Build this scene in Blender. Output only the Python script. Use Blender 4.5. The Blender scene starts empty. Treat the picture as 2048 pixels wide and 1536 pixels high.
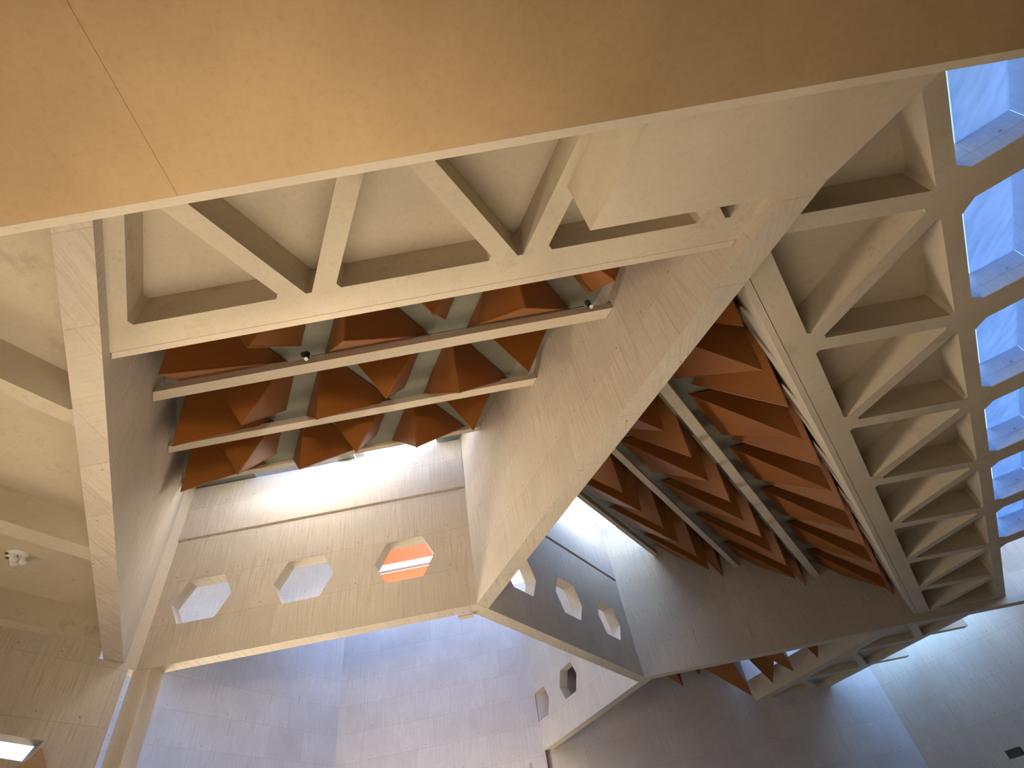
import bpy, bmesh, math, random
from mathutils import Vector, Matrix
from mathutils.geometry import tessellate_polygon
random.seed(7)
S = bpy.context.scene
COL = S.collection
EYE = 1.6                                   # eye height; all heights below are above the eye, floor at -1.6

# ------------------------------------------------------------------ camera
cd = bpy.data.cameras.new('camera'); cam = bpy.data.objects.new('camera', cd); COL.objects.link(cam)
cd.sensor_fit = 'HORIZONTAL'; cd.sensor_width = 36.0
cd.lens = 36.0 * 1087.086 / 2048.0
cd.clip_start = 0.05; cd.clip_end = 500
cam.matrix_world = (Matrix.Translation((0, 0, EYE)) @ Matrix.Rotation(-0.0368196, 4, 'Z')
                    @ Matrix.Rotation(math.pi / 2 + 0.8026112, 4, 'X') @ Matrix.Rotation(-0.2106366, 4, 'Z'))
S.camera = cam
S.view_settings.view_transform = 'Standard'; S.view_settings.look = 'None'
S.view_settings.exposure = 0.0; S.view_settings.gamma = 1.0
S.view_settings.use_curve_mapping = False

# ------------------------------------------------------------------ sky, sun
W = bpy.data.worlds.new('sky'); S.world = W; W.use_nodes = True
nt = W.node_tree; bg = nt.nodes['Background']
# clear blue sky, hazy and white around the low bright part of the northern sky
tc = nt.nodes.new('ShaderNodeTexCoord'); dp = nt.nodes.new('ShaderNodeVectorMath'); dp.operation = 'DOT_PRODUCT'
ga, ge = math.radians(100), math.radians(38)
dp.inputs[1].default_value = (math.cos(ge) * math.cos(ga), math.cos(ge) * math.sin(ga), math.sin(ge))
nt.links.new(tc.outputs['Generated'], dp.inputs[0])
rp = nt.nodes.new('ShaderNodeValToRGB'); nt.links.new(dp.outputs['Value'], rp.inputs[0])
BLUE, HAZE = (0.17, 0.41, 1.0, 1), (3.0, 2.9, 2.8, 1)
rp.color_ramp.elements[0].position = 0.80; rp.color_ramp.elements[0].color = BLUE
rp.color_ramp.elements[1].position = 0.95; rp.color_ramp.elements[1].color = HAZE
sx = nt.nodes.new('ShaderNodeSeparateXYZ'); nt.links.new(tc.outputs['Generated'], sx.inputs[0])
hz = nt.nodes.new('ShaderNodeMapRange'); hz.inputs[1].default_value = 0.18; hz.inputs[2].default_value = 0.5
hz.inputs[3].default_value = 1.0; hz.inputs[4].default_value = 0.0; nt.links.new(sx.outputs['Z'], hz.inputs[0])
mw = nt.nodes.new('ShaderNodeMix'); mw.data_type = 'RGBA'; nt.links.new(hz.outputs[0], mw.inputs[0])
nt.links.new(rp.outputs[0], mw.inputs[6]); mw.inputs[7].default_value = (0.9, 0.95, 1.0, 1)
nt.links.new(mw.outputs[2], bg.inputs['Color']); bg.inputs['Strength'].default_value = 4.0

# ------------------------------------------------------------------ skylight light, wall washer and added fill lights
def area(name, loc, target, sx, sy, power, col, spread=180):
    l = bpy.data.lights.new(name, 'AREA'); l.shape = 'RECTANGLE'; l.size = sx; l.size_y = sy
    l.energy = power; l.color = col; l.spread = math.radians(spread)
    o = bpy.data.objects.new(name, l); COL.objects.link(o); o.location = Vector(loc) + Vector((0, 0, EYE))
    o.rotation_euler = (Vector(loc) - Vector(target)).to_track_quat('Z', 'Y').to_euler()
    return o
WARM = (1.0, 0.80, 0.54)
area('west_key_fill', (-23.5, 3.5, 2.0), (0, 5, 9), 7, 5, 1000, WARM, 150)  # added key fill from the left, no window is built here
area('northwest_fill', (-21, 29, 1.0), (4, 15, 14), 8, 5, 1050, (1.0, 0.84, 0.62), 80)  # added fill for the timber faces, no window behind it
sl = bpy.data.lights.new('landing_fill_beam', 'SPOT'); sl.energy = 9000; sl.color = (1.0, 0.86, 0.60); sl.spot_size = math.radians(6.4); sl.spot_blend = 0.5; sl.shadow_soft_size = 0.4  # added spot that brightens the left face of the landing
so = bpy.data.objects.new('landing_fill_beam', sl); COL.objects.link(so); so.location = (-21, 5.5, 3.0 + EYE)
so.rotation_euler = (Vector((-21, 5.5, 3.0)) - Vector((2.7, 3.9, 9.5))).to_track_quat('Z', 'Y').to_euler()
area('floor_bounce_fill', (-4.3, 9.5, -1.3), (-4.6, 10.5, 10), 14, 14, 1160, (1.0, 0.84, 0.64), 135)  # added upward fill in place of light bounced off the floor
area('south_fill', (3, -10, -1.0), (-8.5, 21, 12.2), 4, 2, 300, (1.0, 0.86, 0.64), 34)  # added fill from behind the viewer for the front hexagon wall
area('far_skylight_light', (25.2, 41.5, 12.3), (25.2, 41.5, 0), 10, 1.6, 420, (0.30, 0.58, 1.0)).rotation_euler = (0, 0, math.radians(120))
area('front_skylight_light', (-8.5, 20.6, 19.05), (-8.3, 20.5, 0), 10.5, 1.7, 1500, (1.0, 0.92, 0.78))
area('front_skylight_slant', (-8.3, 20.9, 19.0), (-7.0, 13, 10), 10.5, 1.0, 1100, (1.0, 0.90, 0.74))
area('right_skylight_light', (4.9, 30.2, 20.4), (4.9, 30.2, 0), 2.0, 7, 430, (0.90, 1.0, 0.98)).rotation_euler = (0, 0, math.radians(-30))
area('rear_wall_fill', (-20, 30, 2.5), (-10, 46, 9), 10, 6, 480, (1.0, 0.86, 0.76), 80)  # added fill for the rear wall, no window at this spot
area('lining_fill', (-7, 27, 16), (-6.4, 32, 19), 2, 1, 115, (1.0, 0.85, 0.65))  # added fill that brightens the orange lining, not a real fitting
area('wall_washer', (-4.2, 44.0, 4.2), (-2.6, 46.8, 8.5), .6, .6, 260, (1.0, 0.82, 0.50))

# ------------------------------------------------------------------ triangular building grid: directions E, D, F at 0, 60, 120 degrees
R3 = math.sqrt(3) / 2
DIR = {'E': Vector((1, 0)), 'D': Vector((.5, R3)), 'F': Vector((-.5, R3))}
def nrm(k): d = DIR[k]; return Vector((-d.y, d.x))
def P(k, u, t): return DIR[k] * u + nrm(k) * t
def X(k1, o1, k2, o2):
    a, b = nrm(k1), nrm(k2); det = a.x * b.y - a.y * b.x
    return Vector(((o1 * b.y - a.y * o2) / det, (a.x * o2 - o1 * b.x) / det))
def U(k, p): return DIR[k].dot(p)
def T(k, p): return nrm(k).dot(p)

# ------------------------------------------------------------------ materials
def new_mat(name):
    m = bpy.data.materials.new(name); m.use_nodes = True
    nt = m.node_tree; b = nt.nodes['Principled BSDF']; return m, nt, b
def N(nt, typ, **kw):
    n = nt.nodes.new(typ)
    for k, v in kw.items():
        if k.startswith('i_'): n.inputs[k[2:].replace('_', ' ')].default_value = v
        else: setattr(n, k, v)
    return n
def ramp(nt, src, stops):
    r = nt.nodes.new('ShaderNodeValToRGB'); nt.links.new(src, r.inputs[0])
    els = r.color_ramp.elements
    els[0].position, els[0].color = stops[0][0], (*stops[0][1], 1)
    els[1].position, els[1].color = stops[-1][0], (*stops[-1][1], 1)
    for p, c in stops[1:-1]:
        e = els.new(p); e.color = (*c, 1)
    return r.outputs[0]
def mult(nt, a, b, f=1.0):
    m = nt.nodes.new('ShaderNodeMix'); m.data_type = 'RGBA'; m.blend_type = 'MULTIPLY'
    m.inputs[0].default_value = f
    nt.links.new(a, m.inputs[6]); nt.links.new(b, m.inputs[7]); return m.outputs[2]
def mapping(nt, src, scale):
    m = nt.nodes.new('ShaderNodeMapping'); m.inputs['Scale'].default_value = scale
    nt.links.new(src, m.inputs['Vector']); return m.outputs[0]
def concrete(name, col, boards=0.0, lift=1.95, mott=0.12, stain=0.0, tint=(1, 1, 1)):
    m, nt, b = new_mat(name); L = nt.links
    uv = nt.nodes.new('ShaderNodeTexCoord').outputs['UV']
    n1 = N(nt, 'ShaderNodeTexNoise', i_Scale=0.45, i_Detail=6.0, i_Roughness=0.6); L.new(uv, n1.inputs['Vector'])
    c1 = ramp(nt, n1.outputs['Fac'], [(0.3, tuple(c * (1 - mott) for c in col)), (0.55, col), (0.75, tuple(min(1, c * (1 + mott * .8)) for c in col))])
    n2 = N(nt, 'ShaderNodeTexNoise', i_Scale=9.0, i_Detail=8.0, i_Roughness=0.7); L.new(uv, n2.inputs['Vector'])
    c2 = ramp(nt, n2.outputs['Fac'], [(0.25, (0.86, 0.85, 0.84)), (0.5, (1, 1, 1)), (0.8, (1.0, 1.0, 1.0))])
    out = mult(nt, c1, c2, 1.0); h = n2.outputs['Fac']
    if stain:
        n4 = N(nt, 'ShaderNodeTexNoise', i_Scale=0.9, i_Detail=9.0, i_Roughness=0.72); L.new(uv, n4.inputs['Vector'])
        c4 = ramp(nt, n4.outputs['Fac'], [(0.0, (1, 1, 1)), (0.55, (1, 1, 1)), (0.66, (1 - stain, 1 - stain * 1.05, 1 - stain * 1.1))])
        out = mult(nt, out, c4, 1.0)
    if boards:
        # vertical board marks, one lift of formwork above the other, with a fine joint
        mv = mapping(nt, uv, (7.0, 0.22, 1.0))
        n3 = N(nt, 'ShaderNodeTexNoise', i_Scale=2.2, i_Detail=5.0, i_Roughness=0.75); L.new(mv, n3.inputs['Vector'])
        c3 = ramp(nt, n3.outputs['Fac'], [(0.36, (1 - boards, 1 - boards * 1.05, 1 - boards * 1.1)), (0.52, (1, 1, 1)), (0.70, (1.0, 1.0, 1.0))])
        mh = mapping(nt, uv, (0.22, 6.0, 1.0))
        n5 = N(nt, 'ShaderNodeTexNoise', i_Scale=2.0, i_Detail=5.0, i_Roughness=0.7); L.new(mh, n5.inputs['Vector'])
        c5 = ramp(nt, n5.outputs['Fac'], [(0.36, (1 - boards * .5,) * 3), (0.5, (1, 1, 1)), (0.7, (1, 1, 1))])
        br = N(nt, 'ShaderNodeTexBrick', i_Scale=1.0, offset=0.5, i_Mortar_Size=0.018, i_Mortar_Smooth=0.3, i_Bias=0.0,
               i_Brick_Width=2.75, i_Row_Height=lift)
        br.inputs['Color1'].default_value = (0.90, 0.90, 0.90, 1); br.inputs['Color2'].default_value = (1, 1, 1, 1)
        br.inputs['Mortar'].default_value = (0.82, 0.79, 0.76, 1)
        L.new(uv, br.inputs['Vector'])
        mx = nt.nodes.new('ShaderNodeMix'); mx.data_type = 'RGBA'
        # which panels carry vertical marks and which horizontal
        rr = ramp(nt, br.outputs['Color'], [(0.91, (0, 0, 0)), (0.925, (1, 1, 1))])
        L.new(rr, mx.inputs[0]); L.new(c5, mx.inputs[6]); L.new(c3, mx.inputs[7])
        pm = ramp(nt, n1.outputs['Fac'], [(0.38, (0.25,) * 3), (0.62, (1, 1, 1))])
        mq = nt.nodes.new('ShaderNodeMix'); mq.data_type = 'RGBA'; mq.inputs[6].default_value = (1, 1, 1, 1)
        L.new(pm, mq.inputs[0]); L.new(mx.outputs[2], mq.inputs[7])
        out = mult(nt, out, mq.outputs[2], 1.0)
        out = mult(nt, out, br.outputs['Color'], 1.0)
        # tie holes of the formwork on a regular grid
        sc = mapping(nt, uv, (1 / 1.375, 1 / lift, 1.0))
        fr = N(nt, 'ShaderNodeVectorMath', operation='FRACTION'); L.new(sc, fr.inputs[0])
        sb = N(nt, 'ShaderNodeVectorMath', operation='SUBTRACT'); L.new(fr.outputs[0], sb.inputs[0]); sb.inputs[1].default_value = (0.5, 0.12, 0)
        ml = N(nt, 'ShaderNodeVectorMath', operation='MULTIPLY'); L.new(sb.outputs[0], ml.inputs[0]); ml.inputs[1].default_value = (1.375, lift, 0)
        ln = N(nt, 'ShaderNodeVectorMath', operation='LENGTH'); L.new(ml.outputs[0], ln.inputs[0])
        dots = ramp(nt, ln.outputs['Value'], [(0.028, (.60, .57, .54)), (0.04, (1, 1, 1))])
        out = mult(nt, out, dots, 1.0)
        h = n3.outputs['Fac']
    L.new(out, b.inputs['Base Color']); b.inputs['Roughness'].default_value = 0.88
    b.inputs['Specular IOR Level'].default_value = 0.25
    bp = nt.nodes.new('ShaderNodeBump'); bp.inputs['Strength'].default_value = 0.12; bp.inputs['Distance'].default_value = 0.03
    L.new(h, bp.inputs['Height']); L.new(bp.outputs[0], b.inputs['Normal'])
    return m
BASE = (0.58, 0.50, 0.385)
M_WALL = concrete('board_formed_concrete', (0.60, 0.525, 0.425), boards=0.30)
M_SMOOTH = concrete('smooth_concrete', BASE, mott=0.10)
M_COFFER = concrete('coffer_concrete', (0.57, 0.495, 0.375), mott=0.14, stain=0.22)
M_SLAB = concrete('slab_concrete', (0.42, 0.29, 0.155), mott=0.14)
M_BACK = concrete('rear_concrete', (0.58, 0.53, 0.50), boards=0.22, lift=1.95)
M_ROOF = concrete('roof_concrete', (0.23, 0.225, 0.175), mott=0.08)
M_SKYLIT = concrete('skylit_concrete', (0.72, 0.82, 0.94), boards=0.16, lift=0.9, mott=0.06)  # same concrete with the blue skylight painted into its colour
def wood(name, col):
    m, nt, b = new_mat(name); L = nt.links
    uv = nt.nodes.new('ShaderNodeTexCoord').outputs['UV']
    mv = mapping(nt, uv, (1.0, 14.0, 1.0))
    n = N(nt, 'ShaderNodeTexNoise', i_Scale=2.5, i_Detail=6.0, i_Roughness=0.65); L.new(mv, n.inputs['Vector'])
    c = ramp(nt, n.outputs['Fac'], [(0.25, tuple(x * .82 for x in col)), (0.5, col), (0.8, tuple(min(1, x * 1.15) for x in col))])
    L.new(c, b.inputs['Base Color']); b.inputs['Roughness'].default_value = 0.5
    b.inputs['Specular IOR Level'].default_value = 0.35
    return m
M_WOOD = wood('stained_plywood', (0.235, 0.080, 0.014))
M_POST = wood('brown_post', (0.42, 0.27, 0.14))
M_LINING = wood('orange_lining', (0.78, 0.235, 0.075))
def plain(name, col, rough=0.5, metal=0.0, emit=None, es=0):
    m, nt, b = new_mat(name); b.inputs['Base Color'].default_value = (*col, 1)
    b.inputs['Roughness'].default_value = rough; b.inputs['Metallic'].default_value = metal
    if emit: b.inputs['Emission Color'].default_value = (*emit, 1); b.inputs['Emission Strength'].default_value = es
    n = N(nt, 'ShaderNodeTexNoise', i_Scale=20.0); r = nt.nodes.new('ShaderNodeMapRange')
    r.inputs[3].default_value = max(0, rough - .06); r.inputs[4].default_value = min(1, rough + .06)
    nt.links.new(n.outputs['Fac'], r.inputs[0]); nt.links.new(r.outputs[0], b.inputs['Roughness'])
    return m
M_BLACK = plain('black_plastic', (0.012, 0.012, 0.014), 0.35)
M_WHITE = plain('white_enamel', (0.80, 0.80, 0.78), 0.4)
M_STEEL = plain('dark_steel', (0.08, 0.07, 0.07), 0.5, 0.6)
M_RED = plain('dark_red_steel', (0.09, 0.02, 0.025), 0.5)
def glass_mat():
    m, nt, b = new_mat('skylight_glass'); nt.nodes.remove(b)
    g = nt.nodes.new('ShaderNodeBsdfTransparent'); g.inputs[0].default_value = (0.93, 0.96, 1.0, 1)
    s = nt.nodes.new('ShaderNodeBsdfGlossy'); s.inputs['Roughness'].default_value = 0.05
    f = nt.nodes.new('ShaderNodeMixShader'); f.inputs[0].default_value = 0.06
    nt.links.new(g.outputs[0], f.inputs[1]); nt.links.new(s.outputs[0], f.inputs[2])
    nt.links.new(f.outputs[0], nt.nodes['Material Output'].inputs[0]); return m
M_GLASS = glass_mat()
def panel_mat():
    # translucent sheet added in place of the concrete lid, so sky glows through
    m, nt, b = new_mat('glow_recess_lid'); nt.nodes.remove(b); L = nt.links
    uv = nt.nodes.new('ShaderNodeTexCoord').outputs['UV']
    n = N(nt, 'ShaderNodeTexNoise', i_Scale=1.2, i_Detail=5.0, i_Roughness=0.6); L.new(mapping(nt, uv, (5.0, .8, 1)), n.inputs['Vector'])
    c = ramp(nt, n.outputs['Fac'], [(0.3, (0.21, 0.285, 0.37)), (0.7, (0.29, 0.375, 0.47))])
    t = nt.nodes.new('ShaderNodeBsdfTranslucent'); L.new(c, t.inputs[0])
    d = nt.nodes.new('ShaderNodeBsdfDiffuse'); d.inputs[0].default_value = (0.28, 0.30, 0.32, 1)
    a = nt.nodes.new('ShaderNodeAddShader'); L.new(t.outputs[0], a.inputs[0]); L.new(d.outputs[0], a.inputs[1])
    L.new(a.outputs[0], nt.nodes['Material Output'].inputs[0]); return m
M_PANEL = panel_mat()

NUM = ['first', 'second', 'third', 'fourth', 'fifth', 'sixth', 'seventh', 'eighth', 'ninth', 'tenth', 'eleventh', 'twelfth', 'thirteenth', 'fourteenth', 'fifteenth', 'sixteenth', 'seventeenth', 'eighteenth', 'nineteenth', 'twentieth']
# ------------------------------------------------------------------ mesh helpers
ANG = {'E': 0.0, 'D': math.radians(60), 'F': math.radians(120)}
def finish(name, bm, mat, parent=None, smooth=False, k='E'):
    bmesh.ops.recalc_face_normals(bm, faces=bm.faces)
    uvl = bm.loops.layers.uv.new('UVMap')
    for f in bm.faces:
        n = f.normal
        if abs(n.z) < 0.5:
            t = Vector((-n.y, n.x, 0)); t.normalize()
            for l in f.loops: l[uvl].uv = (l.vert.co.dot(t), l.vert.co.z)
        else:
            for l in f.loops: l[uvl].uv = (l.vert.co.x, l.vert.co.y)
    off = Vector((0, 0, EYE)) - (parent.location if parent else Vector((0, 0, 0)))
    # local origin at the middle of the mesh, so every object sits at its own place
    R = Matrix.Rotation(-ANG[k], 3, 'Z')
    if k != 'E':
        for v in bm.verts: v.co = R @ v.co
    lo = Vector([min(v.co[i] for v in bm.verts) for i in range(3)]); hi = Vector([max(v.co[i] for v in bm.verts) for i in range(3)])
    mid = (lo + hi) / 2
    for v in bm.verts: v.co -= mid
    me = bpy.data.meshes.new(name); bm.to_mesh(me); bm.free(); me.materials.append(mat)
    if smooth:
        for p in me.polygons: p.use_smooth = True
    o = bpy.data.objects.new(name, me); COL.objects.link(o); o.location = R.inverted() @ mid + off
    o.rotation_euler = (0, 0, ANG[k])
    if parent: o.parent = parent
    return o
def tag(o, label, cat=None, group=None, kind=None):
    if label: o['label'] = label
    if cat: o['category'] = cat
    if group: o['group'] = group
    if kind: o['kind'] = kind
    return o
def struct(o, label, cat): return tag(o, label, cat, kind='structure')
def empty(name, loc, label, cat, group=None):
    o = bpy.data.objects.new(name, None); COL.objects.link(o); o.empty_display_size = 0.2
    o.location = Vector(loc) + Vector((0, 0, EYE)); return tag(o, label, cat, group)
def extrude(bm, outer, holes, fn, a, b):
    """outer, holes: 2D loops; fn(x, y, d) -> 3D; the plate lies between depths a and b."""
    loops = [outer] + list(holes)
    tris = tessellate_polygon([[Vector((p[0], p[1], 0)) for p in l] for l in loops])
    flat = [p for l in loops for p in l]
    va = [bm.verts.new(fn(p[0], p[1], a)) for p in flat]; vb = [bm.verts.new(fn(p[0], p[1], b)) for p in flat]
    for t in tris:
        try: bm.faces.new([va[i] for i in t]); bm.faces.new([vb[i] for i in reversed(t)])
        except ValueError: pass
    k = 0
    for l in loops:
        n = len(l)
        for i in range(n):
            j = (i + 1) % n
            bm.faces.new([va[k + i], va[k + j], vb[k + j], vb[k + i]])
        k += n
def prism(bm, poly, z0, z1, holes=()):
    extrude(bm, [tuple(p) for p in poly], [[tuple(q) for q in h] for h in holes], lambda x, y, d: (x, y, d), z0, z1)
def wallplate(bm, k, t0, t1, outer, holes=()):
    """vertical plate on grid direction k; loops given as (u, z)."""
    def fn(u, z, t):
        p = P(k, u, t); return (p.x, p.y, z)
    extrude(bm, outer, holes, fn, t0, t1)
def clip(poly, fn):
    out = []
    for i in range(len(poly)):
        a, b = poly[i], poly[(i + 1) % len(poly)]; fa, fb = fn(a), fn(b)
        if fa >= 0: out.append(a)
        if (fa >= 0) != (fb >= 0):
            s = fa / (fa - fb); out.append(a + (b - a) * s)
    return out
def hull(pts):
    pts = sorted({(round(p[0], 5), round(p[1], 5)) for p in pts})
    def half(ps):
        h = []
        for p in ps:
            while len(h) > 1 and (h[-1][0] - h[-2][0]) * (p[1] - h[-2][1]) - (h[-1][1] - h[-2][1]) * (p[0] - h[-2][0]) <= 0: h.pop()
            h.append(p)
        return h[:-1]
    return [Vector(p) for p in half(pts) + half(pts[::-1])]
def area2(poly): return abs(sum(poly[i].x * poly[i - 1].y - poly[i].y * poly[i - 1].x for i in range(len(poly)))) / 2
def dedupe(poly, eps=0.02):
    out = []
    for p in poly:
        if not out or (p - out[-1]).length > eps: out.append(p)
    if len(out) > 1 and (out[0] - out[-1]).length < eps: out.pop()
    return out
def chamfer(poly, r=0.13):
    out = []
    n = len(poly)
    for i in range(n):
        p, a, b = poly[i], poly[i - 1], poly[(i + 1) % n]
        la, lb = (a - p).length, (b - p).length
        q = min(r, la * .4, lb * .4)
        out.append(p + (a - p) * (q / la)); out.append(p + (b - p) * (q / lb))
    return out
def box(bm, c, sx, sy, sz, rot=None):
    r = bmesh.ops.create_cube(bm, size=1.0)
    for v in r['verts']:
        v.co = Vector((v.co.x * sx, v.co.y * sy, v.co.z * sz))
        if rot: v.co = rot @ v.co
        v.co += Vector(c)
def tube(bm, a, b, r, seg=12, r2=None):
    a, b = Vector(a), Vector(b); d = b - a
    q = d.to_track_quat('Z', 'Y').to_matrix().to_4x4(); q.translation = (a + b) / 2
    bmesh.ops.create_cone(bm, cap_ends=True, segments=seg, radius1=r, radius2=r if r2 is None else r2, depth=d.length, matrix=q)

H = 4.03; LL = 4.65
ZW = 10.0; ZC = 10.4; ZR = 11.4
# ================================================================== large structure
# -- floor and outer shell
bm = bmesh.new(); prism(bm, [(-42, -16), (42, -16), (42, 52), (-42, 52)], -1.9, -1.6)
struct(finish('floor', bm, M_SMOOTH), 'pale concrete floor of the hall', 'floor')
def shell(name, poly, z0, z1, mat, label):
    bm = bmesh.new(); prism(bm, poly, z0, z1); return struct(finish(name, bm, mat), label, 'wall')
shell('wall_south', [(-42, -14.5), (42, -14.5), (42, -14), (-42, -14)], -1.6, 16, M_SMOOTH, 'plain concrete wall behind the viewer')
shell('wall_west', [(-34.5, -14), (-34, -14), (-34, 20), (-34.5, 20)], -1.6, 16, M_SMOOTH, 'plain concrete wall at the far left')
shell('wall_east', [(38, -14), (38.5, -14), (38.5, 22), (38, 22)], -1.6, 16, M_SMOOTH, 'plain concrete wall at the far right')

# -- hexagonal openings
def hexa(c, z=12.62, w=1.32, f=0.8, h=0.97):
    return [(c - w, z), (c - f, z - h), (c + f, z - h), (c + w, z), (c + f, z + h), (c - f, z + h)]
# -- wall with three hexagonal openings facing the viewer (direction E)
a1, a2 = X('E', 21.48, 'F', 3.77), X('E', 22.12, 'D', 25.05)
b1, b2 = X('E', 21.48, 'F', -8.6), X('E', 22.12, 'D', 13.5)
bm = bmesh.new()
lo = [(a1.x, ZW), (b1.x, ZW), (b1.x, 15.74), (a1.x, 15.74)]
wallplate(bm, 'E', 21.48, 22.12, lo, [hexa(-14.37), hexa(-9.90), hexa(-5.43)])
wallplate(bm, 'E', 21.54, 22.12, [(a1.x, 15.74), (b1.x, 15.74), (b1.x, 15.86), (a1.x, 15.86)])
wallplate(bm, 'E', 21.44, 22.12, [(a1.x, 15.86), (b1.x, 15.86), (b1.x, 18.85), (a1.x, 18.85)])
struct(finish('wall_hexagonal_front', bm, M_WALL), 'board-marked concrete wall with three hexagonal openings in a row', 'wall')
# -- node blocks where three walls meet
bm = bmesh.new(); nd = X('F', -9.24, 'D', 12.87)
prism(bm, hull([b1, nd, P('D', U('D', nd), 13.5), b2]), ZW - .006, 19.6)
struct(finish('trim_node_right', bm, M_SMOOTH), 'concrete joint where the long diagonal beam meets both walls with hexagonal openings', 'trim')
bm = bmesh.new(); prism(bm, hull([a1, X('F', 4.42, 'D', 24.4), a2, (a1.x, 22.12)]), ZW - .006, 19.6)
struct(finish('trim_node_left', bm, M_SMOOTH), 'concrete joint at the lower left corner of the front bay', 'trim')
# -- side walls of the front bay (direction F)
def fwall(name, t0, t1, u0, u1, z0, z1, mat, label, holes=()):
    bm = bmesh.new(); wallplate(bm, 'F', t0, t1, [(u0, z0), (u1, z0), (u1, z1), (u0, z1)], holes)
    return struct(finish(name, bm, mat, k='F'), label, 'wall')
bm = bmesh.new()
q = [X('F', 3.77, 'E', -3), X('F', 4.42, 'E', -3), X('F', 4.42, 'D', 24.4), a1]
prism(bm, q, ZW, 19.6)
struct(finish('wall_diagonal_left', bm, M_WALL, k='F'), 'tall concrete side wall closing the front bay on the left', 'wall')
bm = bmesh.new()
q = [X('F', -8.6, 'E', -3), X('F', -9.24, 'E', -3), X('F', -9.24, 'D', 12.87), b1]
prism(bm, q, ZW, 19.6)
struct(finish('wall_diagonal_right', bm, M_WALL, k='F'), 'tall concrete wall on the long diagonal beam between the two bays', 'wall')
# -- wall with openings on direction D
u0 = U('D', X('F', -9.24, 'D', 12.87)); w3n = X('D', 12.87, 'E', 34.8); u1 = U('D', w3n)
bm = bmesh.new()
hd = [hexa(21.12), hexa(25.58), hexa(30.05)]
wallplate(bm, 'D', 12.87, 13.5, [(u0, ZW), (u1, ZW), (u1, 15.86), (u0, 15.86)], hd)
wallplate(bm, 'D', 12.99, 13.5, [(u0, 15.86), (u1, 15.86), (u1, 15.99), (u0, 15.99)])
wallplate(bm, 'D', 12.83, 13.5, [(u0, 15.99), (u1, 15.99), (u1, 20.2), (u0, 20.2)])
struct(finish('wall_hexagonal_shaded', bm, M_WALL, k='D'), 'shaded concrete wall with three hexagonal openings seen at a slant', 'wall')
# -- wall on direction E closing the right bay, node, and wall F3 with openings beyond
c1 = X('D', 12.87, 'E', 34.8); c2 = X('D', 13.5, 'F', -22.03); c3 = X('F', -22.67, 'E', 35.42)
bm = bmesh.new(); prism(bm, hull([c1, c2, c3, P('D', U('D', c1), 13.5), P('F', U('F', c3), -22.03)]), ZW - .006, 19.6)
struct(finish('trim_node_far', bm, M_SMOOTH), 'concrete joint at the lower tip of the right bay', 'trim')
bm = bmesh.new(); prism(bm, [c1, c3, (40, 35.42), (40, 34.8)], ZW, 11.7)
prism(bm, [c1, c3, (28.6, 35.42), (28.6, 34.8)], 11.7, 14.9)
prism(bm, [c1, c3, (23.5, 35.42), (23.5, 34.8)], 14.9, 19.8)
struct(finish('wall_bay_end', bm, M_WALL), 'wide shaded concrete wall below the tips of the timber rows', 'wall')
uf0, uf1 = U('F', c3), U('F', X('F', -22.03, 'E', 46.9))
bm = bmesh.new()
wallplate(bm, 'F', -22.67, -22.03, [(uf0, ZW), (uf1, ZW), (uf1, 19.6), (uf0, 19.6)], [hexa(36.1, 12.9), hexa(40.55, 12.85)])
struct(finish('wall_hexagonal_rear', bm, M_WALL, k='F'), 'pale triangular-looking concrete wall with two small hexagonal openings, lower centre', 'wall')
# -- rear walls
bl = X('D', 38.3, 'E', 46.9); br = X('F', -44.0, 'E', 46.9)
shell('wall_rear', [bl, (-18, 47.6), (br.x + .5, 47.6), br], -1.6, 23, M_BACK, 'tall board-marked rear concrete wall under the front bay')
q0 = X('D', 38.3, 'E', 10)
bm = bmesh.new(); uq, ub = U('D', X('D', 38.3, 'E', -8)), U('D', bl)
wallplate(bm, 'D', 38.3, 39.0, [(uq, -1.6), (ub, -1.6), (ub, 23), (uq, 23)], [[(2.5, 7.8), (12.9, 7.8), (12.9, 12.8), (2.5, 12.8)]])  # unseen opening added so bright sky shows through the window slit
struct(finish('wall_rear_left', bm, M_BACK, k='D'), 'bluish board-marked concrete wall slanting away at the lower left', 'wall')
bm = bmesh.new(); prism(bm, [br, (br.x + .5, 47.6), X('F', -44.7, 'E', 12), X('F', -44.0, 'E', 12)], -1.6, 16)
struct(finish('wall_rear_right', bm, M_WALL, k='F'), 'dark concrete wall at the lower right washed with blue daylight', 'wall')
# -- short wall on direction D left of the column, with a bright window
dl = X('D', 24.4, 'F', 4.42)
ul = U('D', dl)
bm = bmesh.new()
win = [(5.4, 6.9), (6.1, 6.72), (7.9, 6.60), (8.15, 7.22), (5.4, 7.36)]
ui = ul - 0.15
wallplate(bm, 'D', 24.4, 25.05, [(-14, -1.6), (ui, -1.6), (ui, ZC), (-14, ZC)], [win])
wallplate(bm, 'D', 24.41, 25.04, [(ui + .001, -1.6), (ui + 1.15, -1.6), (ui + 1.15, ZW - .01), (ui + .001, ZW - .01)])
struct(finish('wall_left_low', bm, M_WALL, k='D'), 'grey board-marked concrete wall at the lower left with a bright window slit', 'wall')

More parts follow.
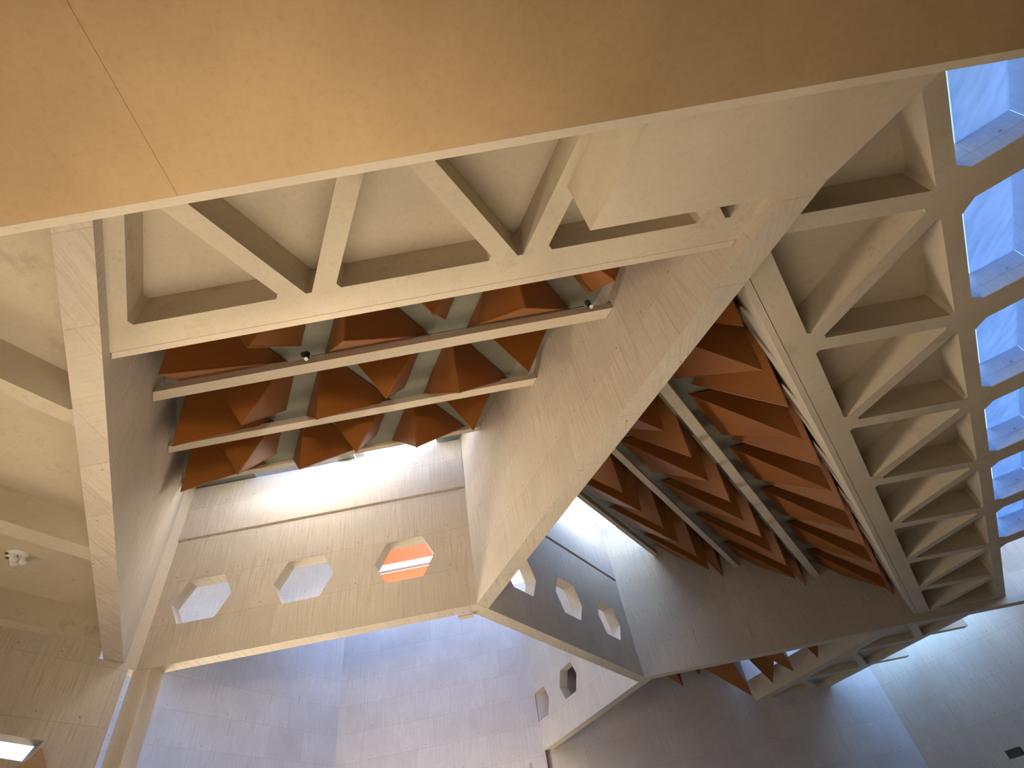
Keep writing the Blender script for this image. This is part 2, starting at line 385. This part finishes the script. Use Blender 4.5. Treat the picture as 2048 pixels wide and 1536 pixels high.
# ================================================================== coffered ceilings
def lattice(name, cells, outline, mat, label, zc=ZC, zr=ZR, k='E'):
    bm = bmesh.new(); hs = []
    for c in cells:
        c = dedupe(c)
        if len(c) < 3 or area2(c) < 0.12: continue
        hs.append(chamfer(c))
    prism(bm, outline, zc, zr, hs)
    prism(bm, outline, zr + 0.002, zr + 0.25)
    return tag(finish(name, bm, mat, k=k), label, 'ceiling', kind='structure')
def tri_cells(k, node0, uoff, rows, ks, ea, eb, r=0.23):
    """triangles of the grid between line t=node0 (row 0) going to -t; ea: rib half width at row 0 side."""
    out = []
    return out
def halfplanes(tri, ins):
    """inset triangle edges by given distances (edge i joins vertex i and i+1)"""
    poly = list(tri); c = (tri[0] + tri[1] + tri[2]) / 3
    for i in range(3):
        a, b = tri[i], tri[(i + 1) % 3]; d = (b - a).normalized(); n = Vector((-d.y, d.x))
        if n.dot(c - a) < 0: n = -n
        poly = clip(poly, lambda p, a=a, n=n, w=ins[i]: n.dot(p - a) - w)
    return poly
# front ceiling: node rows at y = 6.8 and 2.77
cells = []
x0 = -3.65
for row in range(2):
    y1 = 6.8 - 4.03 * row; y0 = y1 - 4.03; sh = -LL / 2 * row
    w = 0.55 if row == 0 else 0.23
    for k in range(-2, 4):
        a, b, c = Vector((x0 + sh + LL * k, y1)), Vector((x0 + sh + LL * (k + 1), y1)), Vector((x0 + sh + LL * (k + .5), y0))
        cells.append(halfplanes([a, b, c], [w, .22, .22]))
        d = Vector((x0 + sh + LL * (k + .5) + LL, y0))
        cells.append(halfplanes([c, d, b], [.23, .22, .22]))
cl = []
for c in cells:
    c = clip(c, lambda p: 3.42 - T('F', p)); c = clip(c, lambda p: T('F', p) + 8.45) if c else c
    c = clip(c, lambda p: p.y + 1.0) if c else c
    if c: cl.append(c)
q = [X('F', 3.77, 'E', 6.84), X('F', -8.6, 'E', 6.84), X('F', -8.6, 'E', -2.6), X('F', 3.77, 'E', -2.6)]
lattice('ceiling_front', cl, q, M_COFFER, 'cream coffered concrete ceiling with triangular recesses above the brown slab')
# right ceiling: along direction D, rows t = -2.1 (A) and -6.13 (B)
cl = []
uA = 13.6; uB = 11.3
for k in range(-4, 8):
    A0, A1 = P('D', uA + LL * k, -2.1), P('D', uA + LL * (k + 1), -2.1)
    B0, B1 = P('D', uB + LL * k, -6.13), P('D', uB + LL * (k + 1), -6.13)
    for c in (halfplanes([A0, A1, B1], [.17, .22, .22]), halfplanes([B0, B1, A0], [.26, .22, .22])):
        c = clip(c, lambda p: -9.5 - T('F', p))
        c = clip(c, lambda p: 34.5 - p.y) if c else c
        if c: cl.append(c)
q = [X('D', -1.62, 'F', -9.24), X('D', -1.62, 'E', 34.8), X('D', -6.32, 'E', 34.8), X('D', -6.32, 'F', -9.24)]
lattice('ceiling_right', cl, q, M_COFFER, 'long coffered concrete ceiling strip running down the right side', k='D')
# skylight shafts along its right edge: bars between deep rectangular wells
bm = bmesh.new(); bs = bmesh.new()
ins = lambda poly: clip(poly, lambda p: 34.79 - p.y)
TW = -8.05
for k in range(-2, 6):
    uc = uB + LL * k
    c = ins([P('D', uc - .45, -6.322), P('D', uc + .45, -6.322), P('D', uc + .45, TW), P('D', uc - .45, TW)])
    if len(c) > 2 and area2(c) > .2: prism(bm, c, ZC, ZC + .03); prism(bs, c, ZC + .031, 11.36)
    for sg in (-1, 1):
        f = ins([P('D', uc + .451 * sg, -6.322), P('D', uc + .75 * sg, -6.322), P('D', uc + .451 * sg, -6.62)])
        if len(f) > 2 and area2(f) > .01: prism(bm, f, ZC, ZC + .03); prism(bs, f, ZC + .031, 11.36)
prism(bm, ins([P('D', -6, TW - .06), P('D', 60, TW - .06), P('D', 60, -14), P('D', -6, -14)]), ZC + .002, ZC + .3)
struct(finish('trim_skylight_bars', bm, M_COFFER, k='D'), 'brown-grey concrete bars framing the blue skylights on the right', 'skylight')
struct(finish('trim_skylight_cheeks', bs, M_SKYLIT, k='D'), 'board-marked cheeks of the skylight wells, blue daylight painted in', 'skylight')
for k in range(-2, 5):
    ua, ub_ = uB + LL * k + .455, uB + LL * (k + 1) - .455
    c = ins([P('D', ua, -6.90), P('D', ub_, -6.90), P('D', ub_, TW), P('D', ua, TW)])
    if len(c) < 3 or area2(c) < .3: continue
    bm = bmesh.new(); prism(bm, c, 11.30, 11.33)
    f = ins([P('D', ua, TW - .005), P('D', ub_, TW - .005), P('D', ub_, TW - .045), P('D', ua, TW - .045)])
    prism(bm, f, ZC + .008, 11.36)
    struct(finish('window_%d' % (k + 5), bm, M_PANEL, k='D'), 'recess lid between two bars, made translucent to glow blue, the %s from the top' % NUM[k + 2], 'window')
# left ceiling beyond the left side wall
cl = []
for t0, t1 in ((8.2, 12.86), (13.32, 18.2), (18.85, 23.9)):
    c = [P('D', -20, t0), P('D', 60, t0), P('D', 60, t1), P('D', -20, t1)]
    c = clip(c, lambda p: T('F', p) - 4.55); c = clip(c, lambda p: p.x + 33); c = clip(c, lambda p: p.y + 6)
    cl.append(c)
q = [X('F', 4.42, 'D', 24.4), X('F', 4.42, 'D', 2.2), Vector((-12.5, -9.9)), Vector((-34, -9.9)), X('E', -9.9, 'D', 24.4) if False else Vector((-34, -9.9)) ]
q = [X('F', 4.42, 'D', 24.4), X('F', 4.42, 'E', -8), Vector((-33.9, -8)), Vector((-33.9, (24.4 - R3 * 33.9) * 2))]
if q[3].y < -7.9: q = [X('F', 4.42, 'D', 24.4), X('F', 4.42, 'E', -8), X('D', 24.4, 'E', -8)]
cl = [clip(c, lambda p: p.y + 7.5) for c in cl]
lattice('ceiling_left', cl, q, M_COFFER, 'coffered concrete ceiling with slanting ribs at the left edge')
# far right strip beyond the bay end wall
cl = []
for k in range(-3, 14):
    A0, A1 = P('F', 6 + LL * k, -36.75), P('F', 6 + LL * (k + 1), -36.75)
    B0, B1 = P('F', 6 + LL * (k - .5), -40.78), P('F', 6 + LL * (k + .5), -40.78)
    for c in (halfplanes([A0, A1, B1], [.2, .22, .22]), halfplanes([B0, B1, A0], [.2, .22, .22])):
        c = clip(c, lambda p: p.y - 35.7); c = clip(c, lambda p: 46.7 - p.y) if c else c
        if c: cl.append(c)
q = [X('F', -36.3, 'E', 35.45), X('F', -36.3, 'E', 46.9), X('F', -41.05, 'E', 46.9), X('F', -41.05, 'E', 35.45)]
lattice('ceiling_far', cl, q, M_COFFER, 'shadowed coffered ceiling beyond the bay end wall at the lower right', zr=10.85)

# -- sawtooth roof slabs over the timber rows
def steps(name, k, lines, z0, sideA, sideB, label):
    """horizontal slabs rising away from the low side, joined by risers; lines: t of each step."""
    bm = bmesh.new()
    for r in range(len(lines) - 1):
        t0, t1 = lines[r], lines[r + 1]; z = z0 + 1.56 * r
        def strip(a, b): return clip(clip([P(k, -60, a), P(k, 60, a), P(k, 60, b), P(k, -60, b)], sideA), sideB)
        prism(bm, strip(t0, t1), z, z + .25)
        if r < len(lines) - 2: prism(bm, strip(t1 + .002, t1 + .25), z, z + 1.555)
    return struct(finish(name, bm, M_ROOF, k=k), label, 'ceiling')
inF = lambda p: 3.75 - T('F', p); inF2 = lambda p: T('F', p) + 8.58
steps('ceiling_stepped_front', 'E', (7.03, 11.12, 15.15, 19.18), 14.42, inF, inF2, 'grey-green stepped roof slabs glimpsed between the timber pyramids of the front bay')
inR = lambda p: -9.26 - T('F', p); inR2 = lambda p: 34.78 - p.y
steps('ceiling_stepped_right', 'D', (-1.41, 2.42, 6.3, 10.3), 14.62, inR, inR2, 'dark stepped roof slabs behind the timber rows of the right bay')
inW = lambda p: T('F', p) + 36.28
inB = lambda p: 46.88 - p.y; inS = lambda p: p.y - 35.45
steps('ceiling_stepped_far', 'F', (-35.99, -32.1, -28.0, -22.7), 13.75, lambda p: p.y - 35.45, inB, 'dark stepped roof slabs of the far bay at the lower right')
bm = bmesh.new()
for xa, xb in ((-19, -13.2), (-8.9, -8.0), (-3.7, 4)):
    prism(bm, clip(clip([Vector((xa, 19.46)), Vector((xb, 19.46)), Vector((xb, 22.1)), Vector((xa, 22.1))], inF), inF2), 18.93, 19.02)
struct(finish('ceiling_skylight_bays', bm, M_ROOF), 'solid roof pieces on either side of the two glaring skylight bays', 'ceiling')
# -- beam at the upper end and lids
bm = bmesh.new()
prism(bm, [(-34, -14), (38, -14), (38, -2.7), (-34, -2.7)], 11.65, 12.0)
struct(finish('ceiling_south', bm, M_SMOOTH), 'flat roof behind the viewer', 'ceiling')
bm = bmesh.new()
prism(bm, [X('F', -9.24, 'E', -2.7), X('F', -9.24, 'D', -1.62), X('D', -6.32, 'E', -2.7)], 11.66, 12.0)
prism(bm, [X('D', -14, 'E', -2.7), X('D', -14, 'E', 34.8), (38, 34.8), (38, -2.7)], 10.75, 11.0)
struct(finish('ceiling_east', bm, M_SMOOTH), 'flat roof on the right beyond the wells', 'ceiling')
# -- next bay seen through the hexagonal openings and roof over the rear hall
bm = bmesh.new(); prism(bm, [(-34, 31.8), (-11.2, 31.8), (-11.2, 32.3), (-34, 32.3)], 16.5, 22.6)
struct(finish('wall_beyond', bm, M_BACK), 'bluish concrete wall glimpsed through the left and middle hexagonal openings', 'wall')
bm = bmesh.new(); prism(bm, [(-38, 31.8), (3.5, 31.8), (3.5, 40), (-38, 40)], 22.7, 23.0)
prism(bm, [(-38, 23.4), (-9, 23.4), (-9, 31.795), (-38, 31.795)], 22.7, 23.0)  # roof extension added to keep sky light off the wall beyond
struct(finish('ceiling_rear', bm, M_BACK), 'roof over the rear hall, with an added piece shading the next bay', 'ceiling')

# ================================================================== beams, slab, column
# -- brown slab right overhead with its chamfered edge
bm = bmesh.new()
def slab_piece(x0, x1):
    y = 2.9; pr = [(-12, 8.0), (y, 8.0), (y, 8.3), (-12, 8.3)]
    va = [bm.verts.new((x0, a, b)) for a, b in pr]; vb = [bm.verts.new((x1, a, b)) for a, b in pr]
    bm.faces.new(va); bm.faces.new(vb[::-1])
    for i in range(len(pr)):
        j = (i + 1) % len(pr); bm.faces.new([va[i], va[j], vb[j], vb[i]])
slab_piece(-26, -3.952); slab_piece(-3.946, 26)
root = empty('concrete_slab', (0, 2.9, 8.0), 'huge brown concrete slab underside filling the top of the view', 'slab')
finish('underside', bm, M_SLAB, root)
bm = bmesh.new(); pr = [(2.902, 8.0), (3.05, 8.06), (3.05, 8.3), (2.902, 8.3)]
va = [bm.verts.new((-26, a, b)) for a, b in pr]; vb = [bm.verts.new((26, a, b)) for a, b in pr]
bm.faces.new(va); bm.faces.new(vb[::-1])
for i in range(4):
    j = (i + 1) % 4; bm.faces.new([va[i], va[j], vb[j], vb[i]])
tag(finish('edge_strip', bm, M_SMOOTH, root), 'paler chamfered edge strip')
bm = bmesh.new()
lp = [Vector(q) for q in ((2.10, 4.9), (6.25, 4.9), (7.81, 3.22), (9.6, 1.3), (4.18, 1.3))]
prism(bm, lp, 8.55, 9.98); prism(bm, clip(lp, lambda p: T('F', p) + 8.5), 9.981, 10.39)
tag(finish('concrete_landing', bm, M_SMOOTH), 'yellowish wedge-shaped concrete block tucked under the coffers, its left face sunlit', 'block')

BEAM_G = 'concrete beams between the timber rows'
def beam(k, t0, t1, z0, z1, sideA, sideB, label, mat=M_SMOOTH):
    bm = bmesh.new()
    p = [P(k, -60, t0), P(k, 60, t0), P(k, 60, t1), P(k, -60, t1)]
    p = clip(clip(p, sideA), sideB); prism(bm, p, z0, z1)
    return tag(finish('concrete_beam', bm, mat, k=k), label, 'beam', None if 'upstand' in label else BEAM_G)
beam('E', 10.36, 10.72, 13.25, 13.52, inF, inF2, 'upper of the two long pale beams in the front bay, carrying small spotlights')
beam('E', 14.50, 14.84, 15.10, 15.38, inF, inF2, 'lower of the two long pale beams in the front bay')
beam('E', 19.19, 19.45, 17.40, 17.90, inF, inF2, 'short visible beam edge beside the glaring skylight in the front bay')
beam('D', 1.95, 2.38, 13.68, 14.0, inR, inR2, 'right one of the slanting grey beams crossing the right bay')
beam('D', 5.85, 6.14, 15.23, 15.5, inR, inR2, 'left one of the slanting grey beams crossing the right bay')
beam('D', 10.02, 10.28, 17.10, 17.5, inR, inR2, 'thin slanting beam at the edge of the blue skylight in the right bay')
beam('E', 6.86, 7.02, 10.42, 14.7, inF, inF2, 'upstand behind the edge of the front coffers')
beam('D', -1.60, -1.42, 10.42, 14.9, inR, inR2, 'upstand beside the edge of the right coffers')
# far chord along F with stubs to the wall
bm = bmesh.new(); prism(bm, [X('F', -36.0, 'E', 35.45), X('F', -36.0, 'E', 46.88), X('F', -36.29, 'E', 46.88), X('F', -36.29, 'E', 35.45)], 10.4, 11.8)
tag(finish('concrete_beam', bm, M_SMOOTH, k='F'), 'grey slanting beam below the bay end wall at the lower right', 'beam')
for x, y, l in ((24.83, 43.3, 'small beam stub across the blue glow, the left one'), (27.1, 39.2, 'small beam stub across the blue glow, the right one')):
    bm = bmesh.new(); w = .22
    prism(bm, [(x - 2.6, y - w), (x, y - w), (x, y + w), (x - 2.6, y + w)], 10.42, 11.0)
    q = [p for p in bm.verts]
    tag(finish('concrete_beam', bm, M_SMOOTH), l, 'beam', 'beam stubs in the blue glow')
bm = bmesh.new(); cx_, cy_ = -3.0, 22.25
prism(bm, [(cx_ - .38, cy_ - .1), (cx_ + .30, cy_ - .1), (cx_ + .22, cy_ + .16), (cx_ - .30, cy_ + .16)], 9.90, 9.99)
struct(finish('trim_pad', bm, M_SMOOTH), 'small concrete pad under the joint of the two walls with hexagons', 'trim')
# pointed timber post before the bright window at the lower left
bm = bmesh.new(); p0 = P('D', 8.05, 23.9)
wallplate(bm, 'D', 23.75, 24.05, [(7.60, -1.6), (8.30, -1.6), (8.30, 6.35), (7.95, 6.85), (7.60, 6.35)])
tag(finish('pointed_post', bm, M_POST, k='D'), 'brown pointed timber post in front of the bright window at the lower left', 'post')
# column under the left joint
bm = bmesh.new()
prism(bm, [(-16.42, 21.50), (-15.72, 21.50), (-15.50, 22.10), (-16.20, 22.10)], -1.6, 9.998)
tag(finish('concrete_column', bm, M_SMOOTH), 'slender pale concrete column under the left corner of the wall with hexagons', 'column')

# ================================================================== timber pyramids
def plate3(bm, pts, th):
    n = (pts[1] - pts[0]).cross(pts[2] - pts[0]).normalized()
    if n.z > 0: n = -n
    va = [bm.verts.new(p) for p in pts]; vb = [bm.verts.new(p - n * th) for p in pts]
    bm.faces.new(va); bm.faces.new(vb[::-1])
    for i in range(len(va)):
        j = (i + 1) % len(va); bm.faces.new([va[i], va[j], vb[j], vb[i]])
def pyramid(k, corners, apex, planes, label, group):
    """corners: three base points (u, t, z), apex (u, t, z). Each side is a plywood panel."""
    def W3(c): p = P(k, c[0], c[1]); return Vector((p.x, p.y, c[2]))
    C = [W3(c) for c in corners]; A = W3(apex)
    names = ('left_panel', 'right_panel', 'back_panel')
    faces = []
    for i, (a, b) in enumerate(((C[0], C[1]), (C[1], C[2]), (C[2], C[0]))):
        poly = [a, b, A]
        for pl in planes:
            poly = clip(poly, pl)
            if not poly: break
        if poly and len(poly) >= 3:
            poly = dedupe(poly)
            if len(poly) >= 3 and (poly[1] - poly[0]).cross(poly[2] - poly[0]).length > .02: faces.append((names[i], poly))
    if not faces: return None
    # skip slivers
    if sum(sum((f[j] - f[0]).cross(f[j + 1] - f[0]).length for j in range(1, len(f) - 1)) for _, f in faces) < .6: return None
    c = sum((p for _, f in faces for p in f), Vector()) / sum(len(f) for _, f in faces)
    root = empty('timber_pyramid', c, label, 'timber pyramid', group)
    for nm, f in faces:
        bm = bmesh.new(); plate3(bm, f, .035)
        o = finish(nm, bm, M_WOOD, root, k=k)
    return root
LLw = 4.7; HW = 1.75
def tri_a(u, t, z, dz=3.05): return [(u, t - .38, z + dz), (u + HW, t + 2.65, z + dz), (u - HW, t + 2.65, z + dz)]
def tri_b(u, t, z, dz=3.0): return [(u - HW, t - .60, z + dz), (u + HW, t - .60, z + dz), (u, t + 2.43, z + dz)]
def timber_bay(bay, k, uA0, ks, planes, A, B, shift, side):
    """rows of the triangular grid: three-sided pyramids and inverted ones alternate; A, B = (u offset, t, z) of the tips."""
    for r in range(3):
        items = []
        for i in ks:
            u = uA0 + LLw * i + shift * r
            a = (u + A[0], A[1] + H * r, A[2] + 1.56 * r); b = (u + LLw / 2 + B[0], B[1] + H * r, B[2] + 1.56 * r)
            items.append((a, 'a', tri_a(*a))); items.append((b, 'b', tri_b(*b)))
        n = 0
        if k == 'D': items.reverse()
        for ap, ty, C in items:
            lab = '%s, %s from %s, %s row of the %s' % (
                'upright timber pyramid' if ty == 'a' else 'inverted timber pyramid', NUM[n], side, ('lowest', 'middle', 'highest')[r], bay)
            if pyramid(k, C, ap, planes, lab, 'timber pyramids of the ' + bay): n += 1
pl1 = [lambda p: 3.73 - T('F', p.xy), lambda p: T('F', p.xy) + 8.56]
timber_bay('front bay', 'E', -3.64, range(-3, 5), pl1, (0, 8.31, 11.26), (0, 8.05, 11.36), -LLw / 2, 'the left wall')
pl2 = [lambda p: -9.3 - T('F', p.xy), lambda p: 34.74 - p.y]
timber_bay('right bay', 'D', 14.95, range(-5, 8), pl2, (0, -.95, 11.42), (.12, -1.36 + .3, 11.45), LLw / 2, 'the lower end')
# far bay: tips hanging beyond the bay end wall
pl3 = [lambda p: p.y - 35.5, lambda p: 46.8 - p.y, lambda p: T('F', p.xy) + 35.95]
n = 0
for i, u in enumerate((26.0, 28.3, 30.4, 32.75, 35.0, 37.3)):
    C = (tri_a if i % 2 else tri_b)(u, -35.2, 10.6, 3.0)
    if pyramid('F', C, (u, -35.2, 10.6), pl3, '%s small timber tip below the bay end wall, counted from the right' % NUM[n], 'timber tips of the far bay'): n += 1
n = 0
for i, u in enumerate((28.6, 30.75, 33.0, 35.1, 37.4)):
    C = (tri_a if i % 2 else tri_b)(u, -31.3, 12.1, 3.0)
    if pyramid('F', C, (u, -31.3, 12.1), pl3, '%s timber tip under the left end of the bay end wall' % NUM[n], 'timber tips of the far bay'): n += 1

# timber lining and rail of the next bay, seen through the right hexagonal opening
root = empty('timber_lining', (-6, 32, 18.7), 'sunlit orange timber lining with a white rail seen through the right hexagonal opening', 'timber lining')
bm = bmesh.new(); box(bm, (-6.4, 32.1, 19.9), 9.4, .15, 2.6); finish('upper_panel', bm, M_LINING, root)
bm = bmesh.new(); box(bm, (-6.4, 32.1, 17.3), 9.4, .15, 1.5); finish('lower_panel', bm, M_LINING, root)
bm = bmesh.new(); box(bm, (-6.4, 32.0, 18.35), 9.4, .3, .42); tag(finish('rail', bm, M_WHITE, root), 'white rail')

# ================================================================== small fittings
def spotlight(x, y, z, label):
    root = empty('spotlight', (x, y, z), label, 'spotlight', 'spotlights on the upper beam')
    bm = bmesh.new(); box(bm, (x, y + .05, z + .30), .10, .05, .16); finish('bracket', bm, M_STEEL, root)
    bm = bmesh.new(); tube(bm, (x, y - .02, z + .26), (x - .05, y - .16, z + .10), .10, 16, .085); finish('lamp_housing', bm, M_BLACK, root)
    bm = bmesh.new(); tube(bm, (x + .02, y - .02, z + .10), (x + .03, y - .08, z - .04), .075, 16, .065); finish('lower_housing', bm, M_BLACK, root)
    bm = bmesh.new(); tube(bm, (x + .03, y - .082, z - .042), (x + .032, y - .09, z - .06), .06, 16); tag(finish('lens', bm, M_WHITE, root), 'white lens')
spotlight(-5.62, 10.3, 13.36, 'small black twin spotlight on the upper beam, left of its middle')
spotlight(3.23, 10.3, 13.36, 'small black twin spotlight at the right end of the upper beam')
bm = bmesh.new(); tube(bm, (-5.5, 10.335, 13.55), (3.1, 10.335, 13.55), .014, 8)
tag(finish('power_cable', bm, M_BLACK), 'thin dark cable running along the upper beam between the two spotlights', 'cable')
# white ceiling fitting in the left coffer
cx, cy, cz = -16.55, 14.53, ZR
root = empty('ceiling_light', (cx, cy, cz), 'round white ceiling fitting with three spots in the left coffer', 'ceiling light')
bm = bmesh.new(); tube(bm, (cx, cy, cz), (cx, cy, cz - .07), .30, 32, .27); finish('base_plate', bm, M_WHITE, root)
for i in range(3):
    a = 2.1 * i + .6; px, py = cx + .16 * math.cos(a), cy + .16 * math.sin(a)
    bm = bmesh.new(); tube(bm, (px, py, cz - .07), (px + .08, py + .06, cz - .28), .075, 16, .10); h = finish('spot_head', bm, M_WHITE, root)
    bm = bmesh.new(); tube(bm, (px - .12, py - .1, cz - .068), (px - .12, py - .1, cz - .09), .05, 12); finish('screw_cover', bm, M_STEEL, root)
# speaker high on the right rear wall
root = empty('loudspeaker', (25.4, 37.9, 3.9), 'small dark blue-black loudspeaker on the wall at the lower right corner', 'loudspeaker')
rz = Matrix.Rotation(math.radians(120), 3, 'Z')
bm = bmesh.new(); box(bm, (24.6, 38.9, 3.75), .75, .35, .38, rz); finish('cabinet', bm, M_BLACK, root)
bm = bmesh.new(); box(bm, (24.75, 39.1, 3.75), .2, .5, .12, rz); finish('bracket', bm, M_STEEL, root)
# dark red window mullions at the bottom centre
for x, l in ((-1.55, 'dark red vertical steel mullion under the rear wall with two hexagons'), (-2.9, 'short dark red steel mullion left of the longer one at the bottom edge')):
    bm = bmesh.new(); z1 = 9.95 if x > -2 else 9.1
    box(bm, (x + .12, 46.75, z1 / 2 - .8), .14, .12, z1 + 1.6)
    tag(finish('window_mullion', bm, M_RED), l, 'mullion')
# wall lamp by the rear wall with hexagons
p = P('F', 43.0, -21.9)
root = empty('wall_lamp', (p.x, p.y, 14.7), 'tiny lit wall lamp on the pale wall left of the two small hexagons', 'wall lamp')
bm = bmesh.new(); box(bm, (p.x, p.y, 14.75), .3, .2, .12); finish('bracket', bm, M_WHITE, root)
bm = bmesh.new(); bmesh.ops.create_uvsphere(bm, u_segments=16, v_segments=10, radius=.1, matrix=Matrix.Translation((p.x - .1, p.y - .2, 14.65))); finish('bulb', bm, plain('lit_bulb', (1, .9, .7), .4, 0, (1, .85, .6), 6), root, True)
# skylight glazing
for i, (poly, z, l) in enumerate((
    ([X('F', 3.7, 'E', 19.25), X('F', -8.5, 'E', 19.25), X('F', -8.5, 'E', 22.1), X('F', 3.7, 'E', 22.1)], 18.87, 'long skylight over the front bay'),
    ([X('D', 10.35, 'F', -9.3), X('D', 10.35, 'E', 34.7), X('D', 12.8, 'E', 34.7), X('D', 12.8, 'F', -9.3)], 20.1, 'long skylight over the right bay'))):
    bm = bmesh.new(); prism(bm, poly, z, z + .03)
    struct(finish('window_%d' % (i + 1), bm, M_GLASS), l, 'window')
